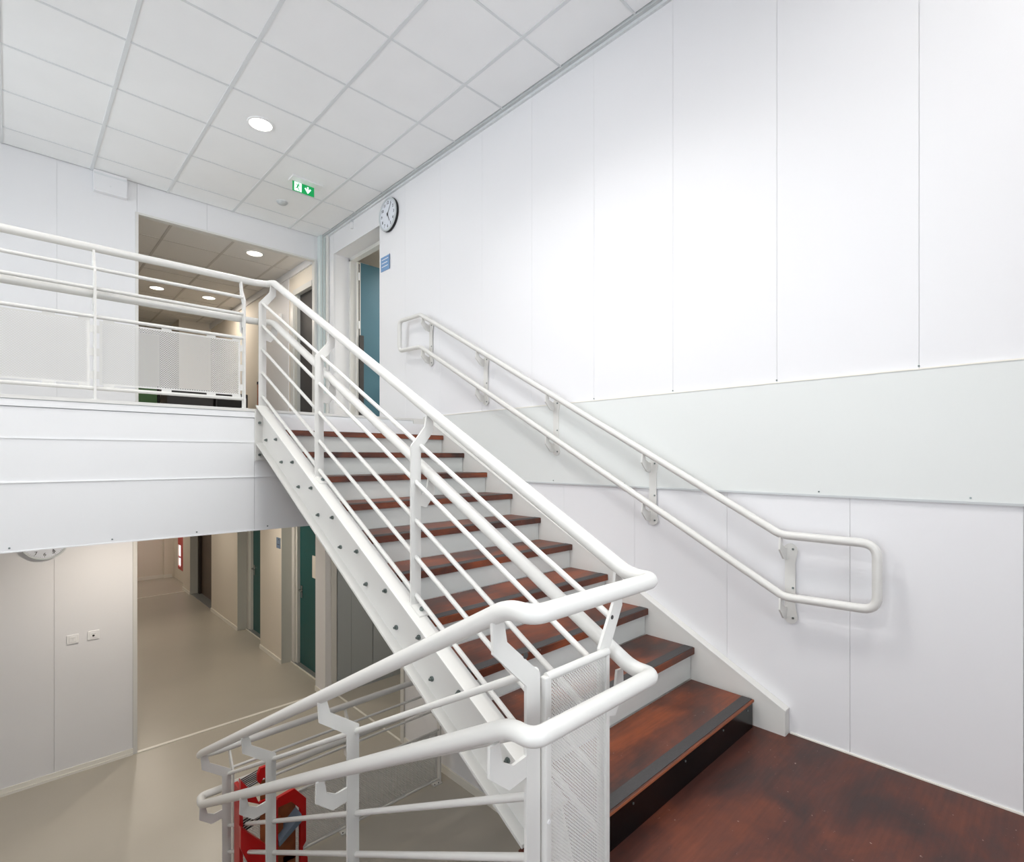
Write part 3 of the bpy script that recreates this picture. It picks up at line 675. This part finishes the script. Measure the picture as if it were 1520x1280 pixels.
for a, b in ((1.09, 1.875), (1.915, 2.725)):
    perforated('perforated_panel', M['paint'], bar, 'y', 3.87, a, b, -2.85, -2.44, 0.0165, 0.0075, 0.01)
    k = 0
    for t0 in (a+0.1, a+0.36, a+0.62):
        for za, zb in ((-2.44, -2.43), (-2.862, -2.85)): MB().box(t0, t0+0.12, 3.868, 3.872, za, zb).build('panel_tab', M['paint'], bar)

# --- platform guard railing
pr = thing('platform_railing', 'white horizontal guard railing with perforated panels along the upper floor edge', 'railing', (0.6, 4.10, UF))
MB().tube([(XL+0.01, 4.17, 1.296), (1.30, 4.17, 1.296)], R1, 16).build('handrail', M['paint'], pr)
MB().tube([(XL+0.01, 4.17, 1.010), (1.30, 4.17, 1.010)], R1, 16).build('handrail', M['paint'], pr)
for z in (1.150, 1.030, 0.857, 0.421):
    MB().tube([(XL+0.01, 4.10, z), (1.205, 4.10, z)], 0.0115, 12).build('bar', M['paint'], pr)
for x in (-1.30, -0.465, 0.372, 1.207):
    b = MB().ribbon([(4.10, UF+0.005), (4.10, 1.12), (4.15, 1.20), (4.17, 1.28)], [0.05, 0.05, 0.04, 0.034], 'x', x-0.006, x+0.006).build('post', M['paint'], pr)
    MB().ribbon([(4.11, 0.915), (4.155, 0.925), (4.175, 0.99)], [0.045, 0.042, 0.03], 'x', x-0.006, x+0.006).build('rail_hook', M['paint'], b)
    MB().box(x-0.02, x+0.02, 4.07, 4.13, UF+0.004, UF+0.010).build('foot_plate', M['paint'], b)
for a in (-1.30, -0.465, 0.372):
    perforated('perforated_panel', M['paint'], pr, 'y', 4.10, a+0.022, a+0.813, 0.445, 0.836, 0.0140, 0.0072, 0.008)
    for t0 in (a+0.11-0.07, a+0.39-0.05, a+0.60, a+0.76):
        for za, zb in ((0.836, 0.848), (0.43, 0.445)): MB().box(t0, t0+0.055, 4.098, 4.102, za, zb).build('panel_tab', M['paint'], pr)
    for zz in (0.48, 0.62, 0.76):
        for xa in (a+0.004, a+0.813): MB().box(xa, xa+0.018, 4.098, 4.102, zz, zz+0.045).build('panel_tab', M['paint'], pr)

# --- wall handrail
wr = thing('wall_handrail', 'double white tubular handrail bracketed to the right wall, looped at both ends', 'handrail', (2.68, 2.5, -0.8))
WX = 2.675
loop = [(WX, 4.06, 1.298), (WX, 4.415, 1.305), (WX, 4.415, 1.020), (WX, 4.06, 1.006), (WX, 0.93, -0.672), (WX, 0.55, -0.660), (WX, 0.55, -0.374), (WX, 0.945, -0.374)]
MB().tube(loop, 0.0195, 14, closed=True, fillet=[.03, .05, .05, .03, .03, .06, .06, .03], seg=6).build('handrail', M['paint'], wr)
brys = [0.955, 1.725, 2.50, 3.26, 4.03]
def zl(y): return -0.374 + (y-0.945)*(1.298+0.374)/(4.06-0.945)
def zl2(y): return -0.672 + (y-0.93)*(1.006+0.672)/(4.06-0.93)
for y in brys:
    zt_, zb_ = zl(y), zl2(y)
    pts = []
    yc = y - 0.03; r = 0.032
    top_, bot_ = zt_-0.085, zb_-0.125
    for a in range(0, 181, 30): pts.append((yc + r*math.cos(math.radians(a)), top_ + r*math.sin(math.radians(a))))
    for q in ((yc-0.022, top_-0.06), (yc-0.022, bot_+0.06)): pts.append(q)
    for a in range(180, 361, 30): pts.append((yc + r*math.cos(math.radians(a)), bot_ + r*math.sin(math.radians(a))))
    for q in ((yc+0.026, bot_+0.07), (yc+0.026, top_-0.07)): pts.append(q)
    b = MB().prism(pts, 'x', XR-0.014, XR-0.008)
    b = b.build('bracket', M['paint'], wr)
    for zc in (zt_, zb_):
        MB().ribbon([(XR-0.012, zc-0.105), (XR-0.045, zc-0.100), (WX-0.002, zc-0.066), (WX, zc-0.016)], [0.06, 0.055, 0.038, 0.026], 'y', yc+0.020-0.004, yc+0.020+0.004).build('rail_hook', M['paint'], b)
    for zc in (top_+0.005, (top_+bot_)/2-0.02, bot_-0.003):
        MB().cyl((XR-0.014, yc-0.012, zc), (XR-0.017, yc-0.012, zc), 0.0055, 10).build('screw', M['zinc'], b)

# ================================================================== WALL AND CEILING FITTINGS
def clock(label, c, n, hh, mm, rim_m, r=0.165):
    """round wall clock; n is the facing normal"""
    t = thing('wall_clock', label, 'clock', c)
    C_, nrm = Vector(c), Vector(n); right = Vector((0, 0, 1)).cross(nrm)   # as seen by a viewer looking against n
    MB().lathe([(0.0, 0.0), (r-0.004, 0.0), (r, 0.008), (r, 0.034), (r-0.006, 0.040), (r-0.014, 0.038), (r-0.018, 0.030)], C_, nrm, 48).build('rim', rim_m, t)
    MB().lathe([(0.0, 0.0285), (r-0.014, 0.0285), (r-0.014, 0.027)], C_, nrm, 48).build('face', M['face'], t)
    def place(me, ang, rad, m, h):
        pos = C_ + right*math.sin(ang)*rad + Vector((0, 0, 1))*math.cos(ang)*rad + nrm*h
        o = bpy.data.objects.new('numeral', me); COL.objects.link(o); o.parent = t; me.materials.append(m)
        mt = Matrix((right, Vector((0, 0, 1)), nrm)).transposed().to_4x4(); mt.translation = pos - C_; o.matrix_local = mt
    for k in range(1, 13): place(text_mesh(str(k), 0.042), math.radians(30*k), r*0.70, M['blackm'], 0.0295)
    tk = MB()
    for k in range(60):
        a = math.radians(6*k); L_ = 0.009 if k % 5 == 0 else 0.005; wd = 0.0014 if k % 5 == 0 else 0.0006
        d = right*math.sin(a) + Vector((0, 0, 1))*math.cos(a); e = right*math.cos(a) - Vector((0, 0, 1))*math.sin(a)
        q = [C_ + nrm*0.0292 + d*rr + e*ww for rr, ww in ((r*0.86, -wd), (r*0.86, wd), (r*0.86-L_, wd), (r*0.86-L_, -wd))]
        tk.bm.faces.new([tk.bm.verts.new(v) for v in q])
    tk = tk.build('minute_marks', M['blackm'], t); tk['kind'] = 'stuff'
    for nm, ang, ln, wd, h in (('hour_hand', math.radians(30*(hh+mm/60)), r*0.50, 0.0048, 0.031), ('minute_hand', math.radians(6*mm), r*0.74, 0.0034, 0.033)):
        d = right*math.sin(ang) + Vector((0, 0, 1))*math.cos(ang); e = right*math.cos(ang) - Vector((0, 0, 1))*math.sin(ang)
        b = MB(); A = [C_ - d*0.02 + e*wd + nrm*h, C_ - d*0.02 - e*wd + nrm*h, C_ + d*ln - e*wd*0.6 + nrm*h, C_ + d*ln + e*wd*0.6 + nrm*h]
        v1 = [b.bm.verts.new(v) for v in A]; v2 = [b.bm.verts.new(v + nrm*0.0012) for v in A]
        b.bm.faces.new(v1); b.bm.faces.new(v2[::-1])
        for i in range(4): b.bm.faces.new((v1[i], v2[i], v2[(i+1) % 4], v1[(i+1) % 4]))
        b.build(nm, M['blackm'], t)
    MB().cyl(C_ + nrm*0.030, C_ + nrm*0.037, 0.007, 16).build('hub', M['blackm'], t)
    return t
clock('white wall clock with dark rim high above the blue door', (XR-0.001, 4.735, 2.452), (-1, 0, 0), 5, 6, M['clock_rim'])
bpy.data.objects['wall_clock']
t2 = clock('white wall clock half hidden under the platform fascia, above the sockets', (0.225, YF-0.001, -0.745), (0, -1, 0), 7, 24, M['clock_rim'])
cl = bpy.data.objects['wall_clock']
b = MB().lathe([(0.1655, 0.002), (0.1675, 0.006), (0.1675, 0.022), (0.1655, 0.026)], (XR-0.001, 4.735, 2.452), (-1, 0, 0), 48); b.build('rear_ring', M['blackm'], cl)

# exit sign
ex = thing('exit_sign', 'green and white emergency exit sign with running figure and down arrow', 'exit sign', (2.08, 5.15, CE))
MB().box(1.925, 2.225, 5.08, 5.20, CE-0.016, CE).build('housing', M['plastic'], ex, bevel=0.003)
x0, x1, z0, z1, ye = 1.955, 2.165, 2.582, 2.675, 5.17
MB().box(x0, x1, ye-0.002, ye+0.004, z0, z1).build('sign_plate', M['green'], ex)
MB().box(x0+0.016, x0+0.086, ye-0.0035, ye-0.002, z0+0.006, z1-0.004).build('door_pictogram', M['white_sign'], ex)
fx, fz = x0+0.050, (z0+z1)/2
rm = MB()
rm.lathe([(0.0, 0), (0.0065, 0), (0.0065, -0.001)], (fx+0.008, ye-0.0038, fz+0.030), (0, 1, 0), 12)
def seg(b, p, q, wd): b.ribbon([(fx+p[0], fz+p[1]), (fx+q[0], fz+q[1])], [wd, wd], 'y', ye-0.0055, ye-0.0036)
seg(rm, (0.004, 0.022), (-0.006, -0.006), 0.013)
seg(rm, (0.006, 0.020), (0.022, 0.006), 0.005); seg(rm, (0.000, 0.022), (-0.020, 0.018), 0.005)
seg(rm, (-0.006, -0.006), (0.008, -0.020), 0.007); seg(rm, (0.008, -0.020), (0.014, -0.040), 0.006); seg(rm, (-0.006, -0.006), (-0.022, -0.018), 0.006)
rm.build('running_figure', M['green'], ex)
ar = MB(); ax = x0+0.147
ar.box(ax-0.007, ax+0.007, ye-0.0035, ye-0.002, fz-0.010, fz+0.031)
ar.ribbon([(ax-0.027, fz+0.014), (ax, fz-0.022), (ax+0.027, fz+0.014)], [0.014, 0.016, 0.014], 'y', ye-0.0036, ye-0.002)
ar.build('down_arrow', M['white_sign'], ex)
# smoke detector
sd = thing('smoke_detector', 'flat round smoke detector on the ceiling left of the exit sign', 'smoke detector', (2.056, 5.717, CE))
MB().lathe([(0.052, 0.0), (0.050, -0.010), (0.040, -0.022), (0.018, -0.028), (0.0, -0.028)], (2.056, 5.717, CE), (0, 0, 1), 32).build('body', M['gap'], sd)
MB().lathe([(0.058, 0.0), (0.058, -0.004), (0.052, -0.006)], (2.056, 5.717, CE), (0, 0, 1), 32).build('mounting_ring', M['grid'], sd)
# small sensor near clock
se = thing('door_contact', 'small white sensor box under the ceiling above the blue door', 'sensor', (XR-0.015, 5.54, 2.60))
MB().box(XR-0.030, XR, 5.525, 5.555, 2.565, 2.635).build('body', M['plastic'], se, bevel=0.004)
MB().box(XR-0.034, XR-0.006, 5.523, 5.557, 2.635, 2.643).build('lid', M['clock_rim'], se)
# blue door sign
bs = thing('room_sign', 'small blue room sign plate beside the open blue door, under the clock', 'sign', (XR-0.003, 4.828, 1.99))
MB().box(XR-0.006, XR, 4.742, 4.914, 1.917, 2.063).build('plate', M['blue'], bs, bevel=0.001)
MB().box(XR-0.0075, XR-0.006, 4.735, 4.742, 1.912, 2.068).build('plate_edge', M['bluegrey'], bs)
for k, (a, b_) in enumerate(((4.765, 4.892), (4.78, 4.892), (4.77, 4.892))):
    MB().box(XR-0.0072, XR-0.006, a, b_, 2.030-k*0.036, 2.037-k*0.036).build('text_line', M['plastic'], bs)
# grille box on the far wall
vb = thing('vent_box', 'white box cover on the far wall just under the ceiling, left of the opening', 'vent', (0.69, 6.25, 2.47))
MB().box(0.560, 0.812, 6.262, YF, 2.49, CE-0.005).build('cover', M['wall'], vb, bevel=0.003)
MB().box(0.564, 0.808, 6.259, 6.262, 2.645, 2.66).build('slot', M['grid'], vb)
MB().cyl((0.685, 6.261, 2.56), (0.685, 6.259, 2.56), 0.006, 12).build('screw', M['grid'], vb)
# sockets
def socket(x, z, label, plug):
    s = thing('wall_socket', label, 'socket', (x, YF, z))
    MB().box(x-0.043, x+0.043, YF-0.010, YF, z-0.041, z+0.041).build('cover_plate', M['plastic'], s, bevel=0.003)
    MB().box(x-0.026, x+0.026, YF-0.0125, YF-0.010, z-0.026, z+0.026).build('insert', M['plastic'], s, bevel=0.001)
    if plug:
        MB().cyl((x, YF-0.0126, z-0.004), (x, YF-0.0135, z-0.004), 0.009, 16).build('socket_hole', M['blackm'], s)
        MB().box(x-0.016, x+0.016, YF-0.0132, YF-0.0125, z+0.012, z+0.015).build('label_line', M['gap'], s)
    else:
        MB().box(x-0.001, x+0.001, YF-0.0132, YF-0.0125, z-0.012, z+0.012).build('rocker_line', M['gap'], s)
        MB().box(x-0.017, x+0.017, YF-0.0132, YF-0.0125, z+0.010, z+0.012).build('label_line', M['gap'], s)
socket(0.416, -1.665, 'white wall switch plate, left of the pair under the lower clock', False)
socket(0.563, -1.660, 'white outlet plate with dark centre, right of the pair under the lower clock', True)
# small blue sign in the lower corridor
ls = thing('room_sign', 'small blue-grey sign on the lower corridor pier between the teal doors', 'sign', (XC, 7.72, -1.21))
MB().box(XC-0.006, XC, 7.655, 7.80, -1.285, -1.135).build('plate', M['bluegrey'], ls)
MB().box(XC-0.0075, XC-0.006, 7.70, 7.72, -1.17, -1.15).box(XC-0.0075, XC-0.006, 7.68, 7.77, -1.235, -1.225).build('text_line', M['dark'], ls)
# lower pier sensor
# open blue door leaf
dl = thing('door_leaf', 'open teal blue door leaf standing in the upper doorway', 'door', (3.07, 5.98, UF))
dl.name = 'open_door'; ORG[dl.name] = (3.07, 5.98, UF)
MB().box(3.068, 3.92, 5.962, 6.004, UF+0.008, 2.378).build('door_panel', M['teal'], dl, bevel=0.002)
MB().box(3.058, 3.068, 5.962, 6.004, UF+0.008, 2.378).build('edge_strip', M['paper'], dl)
MB().box(3.050, 3.105, 5.950, 5.962, UF+0.01, 1.49).build('edge_guard', M['dark'], dl)
MB().box(3.046, 3.058, 5.966, 5.998, UF+0.01, 2.36).build('hinge_gap', M['blackm'], dl)
for z in (2.16, 1.57, 0.6): MB().cyl((3.050, 5.958, z), (3.050, 5.958, z+0.09), 0.011, 12).build('hinge', M['plastic'], dl)

# ================================================================== UPPER CORRIDOR CONTENTS
o = thing('cabinet', 'green cabinet at the left end of the upper corridor', 'cabinet', (1.85, 12.3, UF))
MB().box(1.50, 2.03, 12.1, 12.58, UF, 1.35).build('body', M['green_board'], o, bevel=0.004)
MB().box(2.035, 2.075, 12.1, 12.58, UF, 1.36).build('side_panel', M['blackm'], o)
MB().box(1.52, 1.76, 12.085, 12.1, UF+0.05, 1.33).build('door', M['green_board'], o); MB().box(1.77, 2.02, 12.085, 12.1, UF+0.05, 1.33).build('door', M['green_board'], o)
o = thing('counter', 'dark grey counter in the middle of the upper corridor', 'counter', (1.9, 8.5, UF))
MB().box(1.50, 2.05, 8.3, 8.7, UF+0.06, 0.90).build('body', M['dark'], o, bevel=0.004)
MB().box(1.48, 2.06, 8.28, 8.72, 0.90, 0.93).build('counter_top', M['dark'], o, bevel=0.003)
MB().box(1.53, 2.03, 8.33, 8.67, UF, UF+0.06).build('plinth', M['blackm'], o)
o = thing('printer', 'black office printer standing right of the dark counter', 'printer', (2.30, 8.5, UF))
MB().box(2.08, 2.50, 8.3, 8.7, UF+0.04, 0.92).build('body', M['dark'], o, bevel=0.01)
for z in (0.48, 0.62, 0.76): MB().box(2.10, 2.42, 8.285, 8.30, z-0.055, z+0.055).build('paper_tray', M['blackm'], o)
MB().box(2.43, 2.47, 8.285, 8.30, 0.72, 0.86).build('control_panel', M['plastic'], o)
for x in (2.13, 2.45): MB().cyl((x, 8.4, UF), (x, 8.4, UF+0.045), 0.02, 12).build('caster', M['blackm'], o)
o = thing('notice_sign', 'small dark blue notice on the beige wall of the upper corridor', 'sign', (2.648, 7.94, 1.53))
MB().box(2.636, 2.648, 8.06, 8.20, 1.47, 1.66).build('plate', M['bluegrey'], o)
MB().box(2.634, 2.636, 8.08, 8.18, 1.55, 1.60).build('text_block', M['dark'], o)
o = thing('wall_cabinet', 'orange-brown cabinet front low on the upper corridor wall', 'cabinet', (2.63, 8.1, UF))
MB().box(2.625, 2.65, 8.02, 8.30, UF+0.01, 1.08).build('body', M['orange'], o)
MB().box(2.622, 2.65, 7.995, 8.02, UF+0.01, 1.10).build('frame', M['dark'], o); MB().box(2.622, 2.65, 7.995, 8.30, 1.08, 1.12).build('frame', M['blackm'], o)
o = thing('wall_sensor', 'small white sensor on the upper corridor wall beside the dark door', 'sensor', (2.64, 7.4, 1.9))
MB().box(2.618, 2.640, 7.35, 7.42, 1.86, 1.95).build('body', M['plastic'], o, bevel=0.004); MB().box(2.614, 2.618, 7.37, 7.40, 1.87, 1.90).build('lens', M['dark'], o)

# ================================================================== RED STAND UNDER THE STAIRS
rd = thing('red_stand', 'red frame stand with brown boards on the lower floor behind the near railing', 'stand', (1.35, 3.4, FL))
def redpanel(axis, a0, a1, pos, zt_, ch0, ch1, name, notch=False):
    P = [(a0, FL), (a0, zt_-ch0), (a0+ch0, zt_), (a1-ch1, zt_), (a1, zt_-ch1)]
    if notch: P += [(a1, zt_-0.30), (a1-0.03, zt_-0.33), (a1-0.03, zt_-0.36), (a1+0.01, zt_-0.41)]
    P += [(a1, FL)]
    return MB().prism(P, axis, pos-0.012, pos+0.012).build(name, M['red'], rd, bevel=0.002)
MB().prism([(0.985, -1.92), (1.068, -2.05), (1.09, -2.11), (1.0, -2.05), (0.985, -2.04)], 'y', 3.40, 3.44).build('side_panel', M['red'], rd, bevel=0.002)
MB().prism([(0.985, -2.20), (1.16, -2.42), (1.16, -2.52), (1.05, -2.50), (0.985, -2.33)], 'y', 3.40, 3.44).build('side_panel', M['red'], rd, bevel=0.002)
MB().prism([(1.085, -1.94), (1.10, -1.905), (1.135, -1.905), (1.165, -1.95), (1.165, FL), (1.145, FL), (1.145, -2.0), (1.12, -1.97), (1.10, -2.0), (1.085, -1.98)], 'y', 3.42, 3.445).build('side_frame', M['red'], rd, bevel=0.002)
MB().box(0.99, 1.01, 3.445, 3.55, FL, -2.0).build('rear_upright', M['red2'], rd)
MB().box(1.104, 1.144, 3.43, 3.438, -2.42, -1.99).build('brown_board', M['boards'], rd)
MB().box(1.09, 1.165, 3.405, 3.42, -2.16, -2.10).build('cross_panel', M['red'], rd, bevel=0.002)
# front frame: two uprights, top rail, notch on the right
MB().prism([(1.20, -2.20), (1.20, -2.14), (1.31, -2.125), (1.385, -2.22), (1.385, -2.50), (1.365, -2.525), (1.365, -2.56), (1.395, -2.61), (1.395, FL), (1.345, FL), (1.345, -2.27), (1.29, -2.20)], 'y', 3.43, 3.455).build('front_frame', M['red'], rd, bevel=0.002)
MB().box(1.18, 1.205, 3.42, 3.56, FL, -2.14).build('side_panel', M['red2'], rd, bevel=0.002)
for k in range(7):
    MB().tube([(1.0, 3.45, -1.945-0.012*k), (1.10, 3.45, -1.925-0.012*k)], 0.0035, 8).build('wire_rod', M['dark'], rd)
for k in range(5):
    MB().tube([(1.0, 3.45, -2.20-0.016*k), (1.145, 3.45, -2.17-0.016*k)], 0.005, 8).build('wire_rod', M['blackm'], rd)
MB().box(0.99, 1.345, 3.50, 3.53, -2.62, -2.58).build('cross_rail', M['red2'], rd)
MB().box(1.207, 1.343, 3.50, 3.515, FL+0.02, -2.20).build('brown_board', M['boards'], rd)
MB().box(1.21, 1.25, 3.46, 3.499, FL+0.02, -2.30).build('brown_board', M['boards'], rd)
MB().prism([(1.207, -2.40), (1.343, -2.29), (1.343, -2.34), (1.207, -2.43)], 'y', 3.40, 3.50).build('grey_tray', M['greyblue'], rd)
